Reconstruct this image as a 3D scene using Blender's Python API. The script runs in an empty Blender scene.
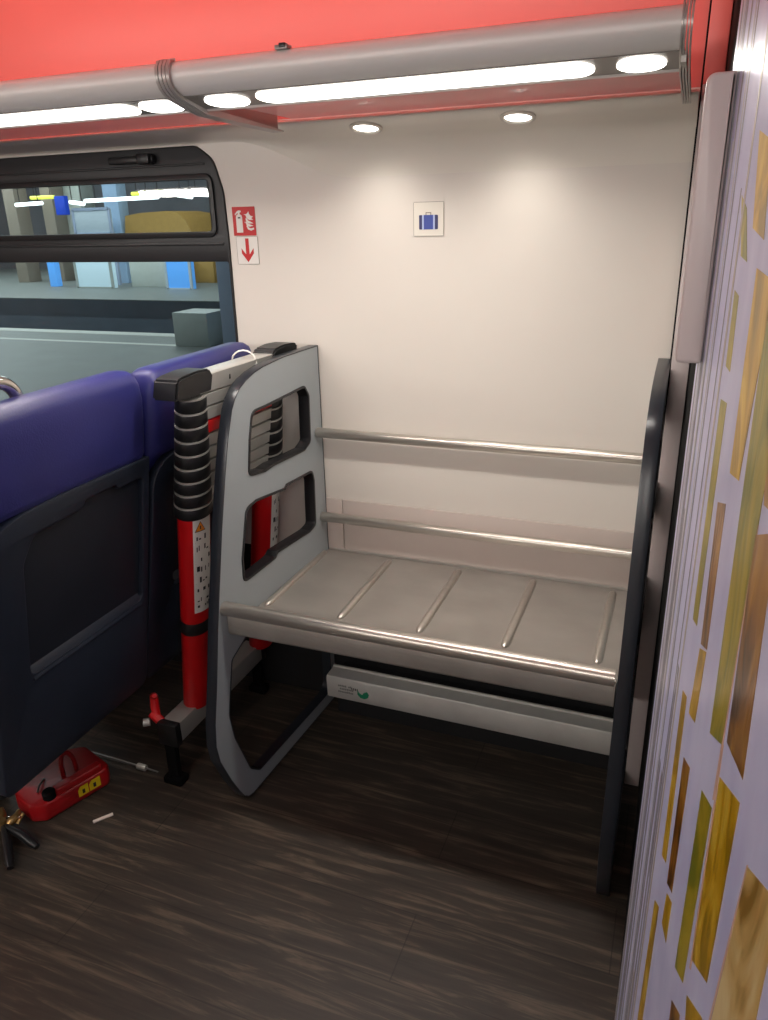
import bpy, bmesh, math, random
from mathutils import Vector, Matrix
random.seed(7)
S = bpy.context.scene
COL = S.collection
PI = math.pi

# ------------------------------------------------------------------ camera (solved from the photo's vanishing points)
F = 757.53
H = 1.55
RC = (( .93254209, .36027718, -.02378256),
      ( .10917981, -.34415999, -.93254151),
      (-.34415843, .86703763, -.36027867))

def ray(x, y):
    c = ((x - 384) / F, (y - 510) / F, 1.0)
    return Vector([sum(RC[k][i] * c[k] for k in range(3)) for i in range(3)])
def onY(x, y, Y): d = ray(x, y); return d * (Y / d.y) + Vector((0, 0, H))
def onX(x, y, X): d = ray(x, y); return d * (X / d.x) + Vector((0, 0, H))
def onZ(x, y, Z): d = ray(x, y); return d * ((Z - H) / d.z) + Vector((0, 0, H))

cd = bpy.data.cameras.new('camera'); cam = bpy.data.objects.new('camera', cd); COL.objects.link(cam)
cd.sensor_fit = 'VERTICAL'; cd.sensor_height = 24; cd.lens = F / 1020 * 24; cd.clip_start = .02; cd.clip_end = 200
cam.matrix_world = Matrix(((RC[0][0], -RC[1][0], -RC[2][0], 0), (RC[0][1], -RC[1][1], -RC[2][1], 0),
                           (RC[0][2], -RC[1][2], -RC[2][2], H), (0, 0, 0, 1)))
S.camera = cam

# ------------------------------------------------------------------ materials
def srgb(r, g, b):
    f = lambda c: (c / 255 / 12.92) if c <= 10 else ((c / 255 + .055) / 1.055) ** 2.4
    return (f(r), f(g), f(b), 1)

def mat(name, col, rough=.5, metal=0, var=0, scale=8, stretch=(1, 1, 1), bump=0, bscale=None, spec=None, col2=None, rvar=0, emit=None, estr=0, coat=0):
    m = bpy.data.materials.new(name); m.use_nodes = True
    nt = m.node_tree; b = nt.nodes['Principled BSDF']
    c = srgb(*col) if len(col) == 3 else col
    b.inputs['Base Color'].default_value = c
    b.inputs['Roughness'].default_value = rough
    b.inputs['Metallic'].default_value = metal
    if spec is not None: b.inputs['Specular IOR Level'].default_value = spec
    if coat: b.inputs['Coat Weight'].default_value = coat; b.inputs['Coat Roughness'].default_value = .15
    if emit:
        b.inputs['Emission Color'].default_value = srgb(*emit); b.inputs['Emission Strength'].default_value = estr
    tc = nt.nodes.new('ShaderNodeTexCoord'); mp = nt.nodes.new('ShaderNodeMapping')
    mp.inputs['Scale'].default_value = stretch
    nt.links.new(tc.outputs['Object'], mp.inputs['Vector'])
    n = nt.nodes.new('ShaderNodeTexNoise'); n.inputs['Scale'].default_value = scale; n.inputs['Detail'].default_value = 5
    nt.links.new(mp.outputs['Vector'], n.inputs['Vector'])
    if var or col2:
        mx = nt.nodes.new('ShaderNodeMix'); mx.data_type = 'RGBA'
        d = srgb(*col2) if col2 else tuple(x * (1 - var) for x in c[:3]) + (1,)
        mx.inputs[6].default_value = c; mx.inputs[7].default_value = d
        rp = nt.nodes.new('ShaderNodeValToRGB'); rp.color_ramp.elements[0].position = .35; rp.color_ramp.elements[1].position = .68
        nt.links.new(n.outputs['Fac'], rp.inputs['Fac'])
        nt.links.new(rp.outputs['Color'], mx.inputs[0]); nt.links.new(mx.outputs[2], b.inputs['Base Color'])
    if rvar:
        mr = nt.nodes.new('ShaderNodeMapRange'); mr.inputs['To Min'].default_value = max(0, rough - rvar); mr.inputs['To Max'].default_value = rough + rvar
        nt.links.new(n.outputs['Fac'], mr.inputs['Value']); nt.links.new(mr.outputs['Result'], b.inputs['Roughness'])
    if bump:
        n2 = nt.nodes.new('ShaderNodeTexNoise'); n2.inputs['Scale'].default_value = bscale or scale * 6; n2.inputs['Detail'].default_value = 3
        nt.links.new(mp.outputs['Vector'], n2.inputs['Vector'])
        bp = nt.nodes.new('ShaderNodeBump'); bp.inputs['Strength'].default_value = bump; bp.inputs['Distance'].default_value = .002
        nt.links.new(n2.outputs['Fac'], bp.inputs['Height']); nt.links.new(bp.outputs['Normal'], b.inputs['Normal'])
    return m

def emat(name, col, strength):
    m = bpy.data.materials.new(name); m.use_nodes = True; nt = m.node_tree
    b = nt.nodes['Principled BSDF']; b.inputs['Base Color'].default_value = srgb(*col)
    b.inputs['Emission Color'].default_value = srgb(*col); b.inputs['Emission Strength'].default_value = strength
    return m

def glass(name, tint, refl_rough=0.0, ior=1.5, frost=0):
    m = bpy.data.materials.new(name); m.use_nodes = True; nt = m.node_tree
    nt.nodes.remove(nt.nodes['Principled BSDF']); out = nt.nodes['Material Output']
    t = nt.nodes.new('ShaderNodeBsdfTransparent'); t.inputs[0].default_value = srgb(*tint)
    g = nt.nodes.new('ShaderNodeBsdfGlossy'); g.inputs['Roughness'].default_value = refl_rough
    fr = nt.nodes.new('ShaderNodeFresnel'); fr.inputs[0].default_value = ior
    mx = nt.nodes.new('ShaderNodeMixShader')
    ge = nt.nodes.new('ShaderNodeNewGeometry'); sb = nt.nodes.new('ShaderNodeMath'); sb.operation = 'SUBTRACT'; sb.inputs[0].default_value = 1
    ml = nt.nodes.new('ShaderNodeMath'); ml.operation = 'MULTIPLY'
    nt.links.new(ge.outputs['Backfacing'], sb.inputs[1]); nt.links.new(sb.outputs[0], ml.inputs[0]); nt.links.new(fr.outputs[0], ml.inputs[1])
    nt.links.new(ml.outputs[0], mx.inputs[0]); nt.links.new(t.outputs[0], mx.inputs[1]); nt.links.new(g.outputs[0], mx.inputs[2])
    if frost:
        df = nt.nodes.new('ShaderNodeBsdfDiffuse'); tl = nt.nodes.new('ShaderNodeBsdfTranslucent'); ad = nt.nodes.new('ShaderNodeMixShader'); ad.inputs[0].default_value = .5
        nt.links.new(df.outputs[0], ad.inputs[1]); nt.links.new(tl.outputs[0], ad.inputs[2])
        m2 = nt.nodes.new('ShaderNodeMixShader'); m2.inputs[0].default_value = frost
        nt.links.new(mx.outputs[0], m2.inputs[1]); nt.links.new(ad.outputs[0], m2.inputs[2]); nt.links.new(m2.outputs[0], out.inputs[0])
    else: nt.links.new(mx.outputs[0], out.inputs[0])
    return m

M = {}
M['wall'] = mat('cream_wall', (219, 212, 203), .42, var=.03, scale=3, bump=.03, bscale=300)
M['trimwhite'] = mat('white_trim', (222, 216, 205), .4, var=.03, scale=4)
M['plate'] = mat('mauve_plate', (200, 187, 179), .4, var=.04, scale=5)
M['post'] = mat('warm_grey_post', (192, 180, 178), .38, var=.06, scale=6)
M['red'] = mat('red_ceiling', (226, 104, 95), .45, var=.03, scale=2)
M['alu'] = mat('satin_aluminium', (226, 223, 219), .42, metal=.1, var=.05, scale=10, stretch=(.3, 4, 4))
M['bracket'] = mat('grey_bracket', (186, 180, 176), .35, metal=.35, var=.06, scale=20)
M['web'] = mat('dark_web', (150, 142, 138), .4, metal=.3, var=.05)
M['strip'] = mat('grey_lamp_strip', (120, 116, 112), .35, metal=.4, var=.05)
M['lamp'] = emat('lamp_diffuser', (255, 250, 240), 5.5)
M['lamp2'] = emat('downlight_lens', (255, 250, 240), 7)
M['rim'] = mat('lamp_rim', (190, 184, 176), .3, metal=.5, var=.04)
M['glass_shelf'] = glass('shelf_glass', (238, 240, 240), .08, 1.5, .45)
M['pane'] = glass('window_glass', (222, 230, 230), .0)
M['black'] = mat('black_plastic', (26, 26, 29), .38, var=.2, scale=12)
M['blackgloss'] = mat('black_frame', (30, 30, 33), .45, var=.2, scale=10)
M['rubber'] = mat('black_rubber', (9, 9, 10), .85, var=.2, scale=20, spec=.15)
M['trimdark'] = mat('dark_edge_trim', (33, 37, 44), .3, var=.2, scale=9)
M['panel'] = mat('grey_laminate', (156, 163, 166), .38, var=.06, scale=4, bump=.04, bscale=400)
M['steel'] = mat('brushed_steel', (162, 157, 150), .38, metal=.5, col2=(172, 167, 160), scale=9, stretch=(1, 1.4, 1), rvar=.14, bump=.08, bscale=90)
M['rail'] = mat('polished_rail', (196, 190, 181), .30, metal=.78, var=.08, scale=30, stretch=(.2, 3, 3))
M['heater'] = mat('heater_paint', (206, 204, 198), .4, metal=.1, var=.18, scale=7)
M['blue'] = mat('blue_leather', (44, 46, 112), .42, var=.18, scale=4, bump=.25, bscale=260)
M['shell'] = mat('navy_shell', (30, 37, 50), .45, var=.12, scale=5, bump=.15, bscale=300)
M['shell2'] = mat('navy_panel', (25, 30, 40), .5, var=.12, scale=5, bump=.2, bscale=350)
M['chrome'] = mat('chrome', (210, 206, 200), .15, metal=1, var=.04)
M['ladred'] = mat('ladder_red', (205, 16, 22), .35, var=.1, scale=10)
M['silver'] = mat('ladder_silver', (188, 186, 180), .38, metal=.45, var=.08, scale=15)
M['collar'] = mat('black_collar', (24, 24, 26), .42, var=.2, scale=18)
M['white'] = mat('white_sticker', (226, 222, 216), .5, var=.03)
M['ink'] = mat('dark_ink', (40, 38, 40), .6, var=.1)
M['orange'] = mat('orange_warning', (236, 140, 20), .5, var=.05)
M['signred'] = mat('sign_red', (188, 12, 18), .45, var=.04)
M['signblue'] = mat('sign_blue', (52, 72, 156), .45, var=.04)
M['signnavy'] = mat('sign_navy', (40, 42, 96), .45, var=.04)
M['signpale'] = mat('sign_pale_blue', (176, 190, 226), .45, var=.04)
M['signline'] = mat('sign_line', (140, 132, 120), .5, var=.04)
M['cream'] = mat('sign_cream', (226, 220, 208), .42, var=.03)
M['toolred'] = mat('tool_red', (160, 14, 20), .38, var=.2, scale=14)
M['yellow'] = mat('yellow_label', (222, 196, 22), .5, var=.06)
M['brass'] = mat('brass', (186, 150, 96), .35, metal=.8, var=.2, scale=40)
M['iron'] = mat('grey_steel_rod', (150, 148, 146), .35, metal=.8, var=.1)
M['chalk'] = mat('white_chalk', (214, 200, 190), .8, var=.06)
M['green'] = mat('green_mark', (20, 130, 92), .5, var=.1)
M['greytext'] = mat('grey_print', (128, 128, 124), .5, var=.1)
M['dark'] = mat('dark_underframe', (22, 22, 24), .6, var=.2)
M['lilac'] = mat('lilac_foil', (200, 202, 232), .34, metal=.1, col2=(180, 182, 218), scale=6, stretch=(3, 3, 1.2), coat=.1)
M['streak'] = mat('silver_streak', (152, 148, 156), .35, metal=.2, col2=(128, 124, 124), scale=20, stretch=(6, 6, .4))
M['streak3'] = mat('dark_streak', (112, 112, 118), .35, var=.15, scale=14, stretch=(6, 6, .4))
M['streak2'] = mat('grey_streak', (196, 194, 200), .35, var=.15, scale=14, stretch=(6, 6, .4))
M['streakpale'] = mat('pale_streak', (178, 168, 158), .4, var=.1, scale=12)
M['gold'] = mat('gold_foil', (196, 152, 20), .34, metal=.3, col2=(150, 122, 8), scale=5, stretch=(4, 4, 2))
M['olive'] = mat('olive_foil', (160, 144, 40), .34, metal=.3, col2=(176, 148, 16), scale=5, stretch=(3, 3, 2))
M['brown'] = mat('bronze_foil', (168, 106, 26), .28, metal=.4, col2=(80, 50, 14), scale=12, stretch=(3, 3, 2))
M['pale'] = mat('pale_gold_foil', (214, 186, 126), .3, metal=.35, col2=(130, 98, 40), scale=10, stretch=(3, 3, 2))
def foil(name, cols, scale, metal, rough, bump):
    m = mat(name, cols[0], rough, metal=metal); nt = m.node_tree; L = nt.links.new; bs = nt.nodes['Principled BSDF']
    tc = nt.nodes.new('ShaderNodeTexCoord'); mp = nt.nodes.new('ShaderNodeMapping'); mp.inputs['Rotation'].default_value = (.6, 0, 0); mp.inputs['Scale'].default_value = (1, 1.6, .8)
    n = nt.nodes.new('ShaderNodeTexNoise'); n.inputs['Scale'].default_value = scale; n.inputs['Detail'].default_value = 3; n.inputs['Distortion'].default_value = 2.2
    L(tc.outputs['Object'], mp.inputs[0]); L(mp.outputs[0], n.inputs[0])
    rp = nt.nodes.new('ShaderNodeValToRGB'); e = rp.color_ramp.elements
    e[0].position = .36; e[0].color = srgb(*cols[0]); e[1].position = .66; e[1].color = srgb(*cols[2]); x = e.new(.5); x.color = srgb(*cols[1])
    L(n.outputs[0], rp.inputs[0]); L(rp.outputs[0], bs.inputs['Base Color'])
    bp = nt.nodes.new('ShaderNodeBump'); bp.inputs['Strength'].default_value = bump; bp.inputs['Distance'].default_value = .004
    L(n.outputs[0], bp.inputs['Height']); L(bp.outputs[0], bs.inputs['Normal'])
    return m
M['brown'] = foil('bronze_foil', ((70, 42, 10), (150, 98, 22), (186, 136, 46)), 7, .45, .28, .45)
M['pale'] = foil('pale_gold_foil', ((150, 116, 50), (206, 172, 104), (226, 204, 150)), 5, .3, .28, .35)
M['gold'] = foil('gold_foil', ((150, 118, 8), (190, 148, 16), (214, 180, 60)), 8, .3, .32, .3)
M['olive'] = foil('olive_foil', ((120, 122, 30), (156, 142, 30), (176, 158, 44)), 7, .3, .32, .3)
M['copper'] = mat('copper_line', (206, 168, 150), .4, metal=.2, var=.1)

# floor: dark wood-look vinyl, grain along X
def floor_mat():
    m = bpy.data.materials.new('dark_wood_vinyl'); m.use_nodes = True; nt = m.node_tree; b = nt.nodes['Principled BSDF']
    tc = nt.nodes.new('ShaderNodeTexCoord'); L = nt.links.new
    mp = nt.nodes.new('ShaderNodeMapping'); mp.inputs['Scale'].default_value = (1.6, 22, 1); L(tc.outputs['Object'], mp.inputs[0])
    n = nt.nodes.new('ShaderNodeTexNoise'); n.inputs['Scale'].default_value = 2.2; n.inputs['Detail'].default_value = 8; n.inputs['Roughness'].default_value = .65; n.inputs['Distortion'].default_value = .6
    L(mp.outputs[0], n.inputs[0])
    rp = nt.nodes.new('ShaderNodeValToRGB'); e = rp.color_ramp.elements
    e[0].position = .3; e[0].color = srgb(42, 36, 31); e[1].position = .72; e[1].color = srgb(106, 92, 76)
    x = e.new(.52); x.color = srgb(58, 50, 43)
    L(n.outputs[0], rp.inputs[0])
    br = nt.nodes.new('ShaderNodeTexBrick'); br.inputs['Scale'].default_value = 1; br.inputs['Brick Width'].default_value = 1.2; br.inputs['Row Height'].default_value = .18
    br.inputs['Mortar Size'].default_value = .0015; br.offset = .37
    br.inputs['Color1'].default_value = (1, 1, 1, 1); br.inputs['Color2'].default_value = (.78, .78, .78, 1); br.inputs['Mortar'].default_value = (.45, .45, .45, 1)
    L(tc.outputs['Object'], br.inputs[0])
    mx = nt.nodes.new('ShaderNodeMix'); mx.data_type = 'RGBA'; mx.blend_type = 'MULTIPLY'; mx.inputs[0].default_value = 1
    L(rp.outputs[0], mx.inputs[6]); L(br.outputs[0], mx.inputs[7]); L(mx.outputs[2], b.inputs['Base Color'])
    b.inputs['Roughness'].default_value = .55
    bp = nt.nodes.new('ShaderNodeBump'); bp.inputs['Strength'].default_value = .15; bp.inputs['Distance'].default_value = .002
    L(n.outputs[0], bp.inputs['Height']); L(bp.outputs[0], b.inputs['Normal'])
    return m
M['floor'] = floor_mat()

# ------------------------------------------------------------------ mesh helpers
class MB:
    """collects shapes (with material slots) into one mesh"""
    def __init__(s): s.bm = bmesh.new(); s.mats = []
    def mi(s, m):
        if m not in s.mats: s.mats.append(m)
        return s.mats.index(m)
    def _fin(s, faces, m):
        i = s.mi(m)
        for f in faces: f.material_index = i
    def box(s, lo, hi, m, bev=0, seg=2, xf=None):
        lo = Vector(lo); hi = Vector(hi); c = (lo + hi) / 2; d = hi - lo
        t = bmesh.new(); bmesh.ops.create_cube(t, size=1)
        for v in t.verts: v.co = Vector((v.co.x * d.x, v.co.y * d.y, v.co.z * d.z)) + c
        if bev: bmesh.ops.bevel(t, geom=list(t.edges), offset=bev, segments=seg, affect='EDGES', profile=.5)
        s.merge(t, m, xf)
    def merge(s, t, m, xf=None):
        if xf:
            for v in t.verts: v.co = xf(v.co)
        i = s.mi(m); mp = {}
        for v in t.verts: mp[v] = s.bm.verts.new(v.co)
        for f in t.faces:
            try: nf = s.bm.faces.new([mp[v] for v in f.verts]); nf.material_index = i
            except ValueError: pass
        t.free()
    def tube(s, pts, r, m, n=14, cap=True, closed=False, flat=None):
        """sweep a circle (or ellipse flat=(a,b,axis)) along pts; r scalar or list"""
        pts = [Vector(p) for p in pts]; N = len(pts)
        rs = r if isinstance(r, (list, tuple)) else [r] * N
        t = bmesh.new(); rings = []; prev = None
        for k, p in enumerate(pts):
            if closed: d = pts[(k + 1) % N] - pts[k - 1]
            elif k == 0: d = pts[1] - p
            elif k == N - 1: d = p - pts[-2]
            else: d = (pts[k + 1] - p).normalized() + (p - pts[k - 1]).normalized()
            d.normalize()
            if flat: u = Vector(flat[2]); u = (u - d * u.dot(d)).normalized()
            elif prev is None:
                u = d.orthogonal().normalized()
            else: u = (prev - d * prev.dot(d)).normalized()
            prev = u; w = d.cross(u)
            a, b = (flat[0], flat[1]) if flat else (1, 1)
            rings.append([t.verts.new(p + (u * math.cos(2 * PI * q / n) * a + w * math.sin(2 * PI * q / n) * b) * rs[k]) for q in range(n)])
        for k in range(N if closed else N - 1):
            A, B = rings[k], rings[(k + 1) % N]
            for q in range(n): t.faces.new([A[q], A[(q + 1) % n], B[(q + 1) % n], B[q]])
        if cap and not closed:
            t.faces.new(rings[0][::-1]); t.faces.new(rings[-1])
        s.merge(t, m)
    def prism(s, pts, ext, m, xf=None):
        """polygon pts (3-D, planar) swept by vector ext"""
        ext = Vector(ext); t = bmesh.new()
        A = [t.verts.new(Vector(p)) for p in pts]; B = [t.verts.new(Vector(p) + ext) for p in pts]
        n = len(A); t.faces.new(A[::-1]); t.faces.new(B)
        for i in range(n): t.faces.new([A[i], A[(i + 1) % n], B[(i + 1) % n], B[i]])
        bmesh.ops.recalc_face_normals(t, faces=t.faces[:])
        s.merge(t, m, xf)
    def face(s, pts, m):
        f = s.bm.faces.new([s.bm.verts.new(Vector(p)) for p in pts]); f.material_index = s.mi(m)
    def build(s, name, parent=None, smooth=35, loc=None):
        bm = s.bm
        bmesh.ops.recalc_face_normals(bm, faces=bm.faces[:])
        for f in bm.faces: f.smooth = True
        for e in bm.edges:
            e.smooth = not (len(e.link_faces) == 2 and e.calc_face_angle(0) > math.radians(smooth))
        if loc is not None:
            for v in bm.verts: v.co -= Vector(loc)
        me = bpy.data.meshes.new(name); bm.to_mesh(me); bm.free()
        for m in s.mats: me.materials.append(m)
        return link(name, me, parent, loc)

def link(name, me, parent=None, loc=None):
    o = bpy.data.objects.new(name, me); COL.objects.link(o)
    if loc is not None: o.location = loc
    if parent:
        o.parent = parent
        o.matrix_parent_inverse = Matrix.Translation(-Vector(parent.get('at', (0, 0, 0)))) if parent.type == 'EMPTY' and not parent.parent else Matrix()
    return o

def thing(name, label, cat, loc=(0, 0, 0), group=None):
    o = bpy.data.objects.new(name, None); COL.objects.link(o); o.location = loc; o['at'] = list(loc); o.empty_display_size = .05
    return tag(o, label, cat, group)
def tag(o, label, cat, group=None, kind=None):
    o['label'] = label; o['category'] = cat
    if group: o['group'] = group
    if kind: o['kind'] = kind
    return o
def struct(o, label=None, cat=None):
    o['kind'] = 'structure'
    if label: o['label'] = label
    if cat: o['category'] = cat
    return o

def fillet(pts, r, seg=5):
    """round the corners of a 2-D polygon; r scalar or list"""
    n = len(pts); out = []
    for i in range(n):
        p = Vector(pts[i]); a = Vector(pts[i - 1]); b = Vector(pts[(i + 1) % n])
        rr = r[i] if isinstance(r, (list, tuple)) else r
        if rr <= 0: out.append(tuple(p)); continue
        d1 = (a - p); d2 = (b - p); l1 = d1.length; l2 = d2.length; d1.normalize(); d2.normalize()
        ang = d1.angle(d2)
        t = min(rr / max(math.tan(ang / 2), 1e-3), l1 * .48, l2 * .48)
        p1 = p + d1 * t; p2 = p + d2 * t
        for k in range(seg + 1):
            u = k / seg
            out.append(tuple(p1 * (1 - u) ** 2 + p * 2 * u * (1 - u) + p2 * u * u))
    return out
def offset(pts, d):
    """offset a 2-D polygon outward by d"""
    n = len(pts); area = sum(pts[i][0] * pts[(i + 1) % n][1] - pts[(i + 1) % n][0] * pts[i][1] for i in range(n))
    sg = 1 if area > 0 else -1; out = []
    for i in range(n):
        p = Vector(pts[i]); a = (p - Vector(pts[i - 1])); b = (Vector(pts[(i + 1) % n]) - p)
        if a.length < 1e-9: a = b
        if b.length < 1e-9: b = a
        na = Vector((a.y, -a.x)).normalized() * sg; nb = Vector((b.y, -b.x)).normalized() * sg
        m = (na + nb); m = m.normalized() if m.length > 1e-6 else na
        out.append(tuple(p + m * d / max(m.dot(na), .4)))
    return out
def plate(outline, holes, t, xf, bevel=0):
    """solid plate from a 2-D outline with holes; local z in -t/2..t/2, mapped by xf(x, y, z)"""
    cu = bpy.data.curves.new('tmp', 'CURVE'); cu.dimensions = '2D'; cu.fill_mode = 'BOTH'; cu.extrude = t / 2 - bevel; cu.bevel_depth = bevel; cu.bevel_resolution = 1
    if bevel: cu.offset = -bevel
    for poly in [outline] + list(holes):
        sp = cu.splines.new('POLY'); sp.points.add(len(poly) - 1); sp.use_cyclic_u = True
        for q, p in zip(sp.points, poly): q.co = (p[0], p[1], 0, 1)
    ob = bpy.data.objects.new('tmp', cu); COL.objects.link(ob)
    dg = bpy.context.evaluated_depsgraph_get(); me = bpy.data.meshes.new_from_object(ob.evaluated_get(dg))
    bpy.data.objects.remove(ob); bpy.data.curves.remove(cu)
    bm = bmesh.new(); bm.from_mesh(me); bpy.data.meshes.remove(me)
    bmesh.ops.remove_doubles(bm, verts=bm.verts[:], dist=1e-5)
    for v in bm.verts: v.co = Vector(xf(v.co.x, v.co.y, v.co.z))
    return bm
def copy_tree(o, parent=None):
    c = o.copy(); COL.objects.link(c)
    if parent: c.parent = parent
    for ch in list(o.children): copy_tree(ch, c)
    return c

# ------------------------------------------------------------------ the setting
YW = 2.01           # inner face of the coach's side wall
# floor
b = MB(); b.box((-4.2, -.9, -.05), (1.3, 2.07, 0), M['floor']); struct(b.build('floor'), 'dark brown wood-look vinyl floor of the coach', 'floor')
# back wall with the window opening
WIN = fillet([(-3.3, .80), (-1.262, .80), (-1.256, 1.50), (-1.260, 1.63), (-1.285, 1.715), (-1.338, 1.752), (-3.3, 1.752)], [.06, .06, .3, .12, .06, .04, .06], 6)
t = plate([(-4.2, .535), (-.022, .535), (-.022, 1.80), (-4.2, 1.80)], [WIN], .06, lambda x, y, z: (x, YW + .03 + z, y))
b = MB(); b.merge(t, M['wall']); struct(b.build('wall_back'), 'cream side wall behind the luggage rack', 'wall')
# ledge over the bay (holds the downlights) and the narrower one over the window
ledge = [(1.835, 1.775), (1.830, 1.770), (1.834, 1.765), (1.90, 1.751), (1.955, 1.738), (1.985, 1.726), (2.0, 1.708), (2.007, 1.685), (2.0095, 1.65), (2.0095, 1.785)]
ledge_n = [(1.835, 1.78), (1.830, 1.776), (1.834, 1.772), (1.90, 1.767), (1.955, 1.764), (1.985, 1.762), (2.0, 1.760), (2.007, 1.757), (2.0095, 1.754), (2.0095, 1.79)]
b = MB(); t = bmesh.new(); secs = []
for k in range(13):            # the ledge deepens smoothly from the window into the bay
    f_ = k / 12; f_s = f_ * f_ * (3 - 2 * f_); x_ = -1.22 + .36 * f_
    secs.append([t.verts.new((x_, a_[0] * (1 - f_s) + c_[0] * f_s, a_[1] * (1 - f_s) + c_[1] * f_s)) for a_, c_ in zip(ledge_n, ledge)])
secs.append([t.verts.new((-.025, y, z)) for y, z in ledge])
for A_, B_ in zip(secs, secs[1:]):
    for q in range(len(A_)): t.faces.new([A_[q], A_[(q + 1) % len(A_)], B_[(q + 1) % len(A_)], B_[q]])
t.faces.new(secs[0][::-1]); t.faces.new(secs[-1]); b.merge(t, M['trimwhite']); struct(b.build('trim_1', smooth=50), 'white ledge along the top of the wall over the rack bay', 'ledge')
ledge2 = ledge_n
b = MB(); b.prism([(-4.2, y, z) for y, z in ledge2], (2.98, 0, 0), M['trimwhite']); struct(b.build('trim_2', smooth=50), 'white ledge along the top of the wall over the window', 'ledge')
# red cove + ceiling: one skin with thickness
prof = [(2.012, 1.786), (2.012, 1.95)]
for k in range(1, 13):
    a = k / 12 * PI / 2
    prof.append((1.612 + .40 * math.cos(a), 1.95 + .32 * math.sin(a)))
prof += [(.6, 2.30), (-.6, 2.27), (-.9, 2.0)]
outer = offset(prof + [(-.9, 1.0), (2.0, 1.0)], .05)[:len(prof)]
b = MB(); b.prism([(-4.2, y, z) for y, z in prof] + [(-4.2, y, z) for y, z in outer[::-1]], (5.5, 0, 0), M['red'])
struct(b.build('ceiling', smooth=50), 'red curved ceiling lining', 'ceiling')
# unseen ends of the coach so the lamps light a closed room
b = MB(); b.box((-4.25, -.9, 0), (-4.2, 2.07, 2.35), M['wall']); struct(b.build('wall_left'))
b = MB(); b.box((-4.2, -.95, 0), (1.3, -.9, 2.3), M['wall']); struct(b.build('wall_front'))
b = MB(); b.box((1.3, -.9, 0), (1.35, 2.07, 2.35), M['wall']); struct(b.build('wall_end'))
# corner post, its red upper part, black seal and dark door pocket on the right
b = MB(); b.box((-.0205, 1.885, 0.0), (.019, 2.07, 1.79), M['post'], .002); struct(b.build('trim_3'), 'warm grey corner post right of the rack', 'post')
b = MB(); b.box((-.0205, 1.885, 1.791), (.019, 2.07, 2.16), M['red'], .002); struct(b.build('trim_4'), 'red upper part of the corner post', 'post')
b = MB(); b.box((-.0255, 1.99, .0), (-.021, 2.05, 2.16), M['rubber'], .001); struct(b.build('trim_5'), 'black rubber seal between wall and post', 'seal')
b = MB(); b.box((.021, 1.13, 0), (.30, 2.07, 2.26), M['rubber'], .003); struct(b.build('wall_right'), 'black door pocket beside the patterned partition', 'wall')
b = MB(); b.box((.30, 2.01, 0), (1.3, 2.07, 1.8), M['wall']); struct(b.build('wall_far'))

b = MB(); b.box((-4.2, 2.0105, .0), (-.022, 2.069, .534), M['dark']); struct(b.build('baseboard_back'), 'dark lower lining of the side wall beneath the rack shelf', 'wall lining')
# ---- window_1
ring = offset(WIN, -.0015)
fr = thing('window_1', 'black framed coach window with an opening upper pane', 'window', (-2.28, YW, .80)); fr['kind'] = 'structure'
up = fillet([(-3.24, 1.518), (-1.300, 1.518), (-1.300, 1.668), (-3.24, 1.668)], .018, 5)
lo = fillet([(-3.27, .83), (-1.264, .83), (-1.264, 1.440), (-3.27, 1.440)], [.04, .04, .008, .008], 5)
t = plate(ring, [up, lo], .05, lambda x, y, z: (x, YW + .018 + z, y), .003)
b = MB(); b.merge(t, M['blackgloss'])
# beads round the hopper and the sill line of the sash
for z0, z1, y0, x1_ in ((1.486, 1.494, YW - .012, -1.272), (1.700, 1.706, YW - .010, -1.312)):
    b.box((-3.25, y0, z0), (x1_, YW + .0, z1), M['black'], .002)
b.build('window_frame', fr)
t = plate(offset(up, .010), [offset(up, -.006)], .012, lambda x, y, z: (x, YW - .008 + z, y), .002)
b = MB(); b.merge(t, M['black']); b.build('hopper_sash', fr)
b = MB(); b.box((-3.25, YW + .030, 1.51), (-1.290, YW + .036, 1.675), M['pane']); b.build('pane', fr)
b = MB(); b.box((-3.28, YW + .032, .825), (-1.2605, YW + .038, 1.446), M['pane']); b.build('pane', fr)
b = MB(); b.box((-1.63, YW - .03, 1.712), (-1.47, YW - .007, 1.732), M['black'], .006); b.box((-1.52, YW - .042, 1.708), (-1.475, YW - .012, 1.737), M['black'], .006)
b.build('latch', fr)

# ------------------------------------------------------------------ downlights in the ledge
nrm = Vector((0, -.21, -.978)).normalized()
def downlight(px, py, label):
    y = 1.885; c0 = onY(px, py, y); c = Vector((c0.x, y, 1.7542))
    u = Vector((1, 0, 0)); w = nrm.cross(u)
    o = thing('downlight', label, 'light', c, 'downlights over the rack bay')
    b = MB(); ringpts = [(.040, 0), (.040, .004), (.033, .006), (.030, .002), (.030, 0)]
    n = 28; t = bmesh.new(); rs = []
    for r_, h_ in ringpts: rs.append([t.verts.new(c + (u * math.cos(2 * PI * q / n) + w * math.sin(2 * PI * q / n)) * r_ + nrm * h_) for q in range(n)])
    for k in range(len(rs)):
        A, B = rs[k], rs[(k + 1) % len(rs)]
        for q in range(n): t.faces.new([A[q], A[(q + 1) % n], B[(q + 1) % n], B[q]])
    b.merge(t, M['rim']); b.build('rim', o)
    b = MB(); b.tube([c + nrm * -.002, c + nrm * .002], .0305, M['lamp2'], 28); b.build('lens', o)
    l = bpy.data.lights.new('downlight_beam', 'SPOT'); l.energy = 3.5; l.spot_size = math.radians(150); l.spot_blend = 1; l.shadow_soft_size = .028; l.color = (1, .95, .87)
    lo_ = bpy.data.objects.new('downlight_beam', l); COL.objects.link(lo_); lo_.location = c + nrm * .012
    lo_.rotation_euler = Vector((0, -.12, -1)).to_track_quat('-Z', 'Y').to_euler()
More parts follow.
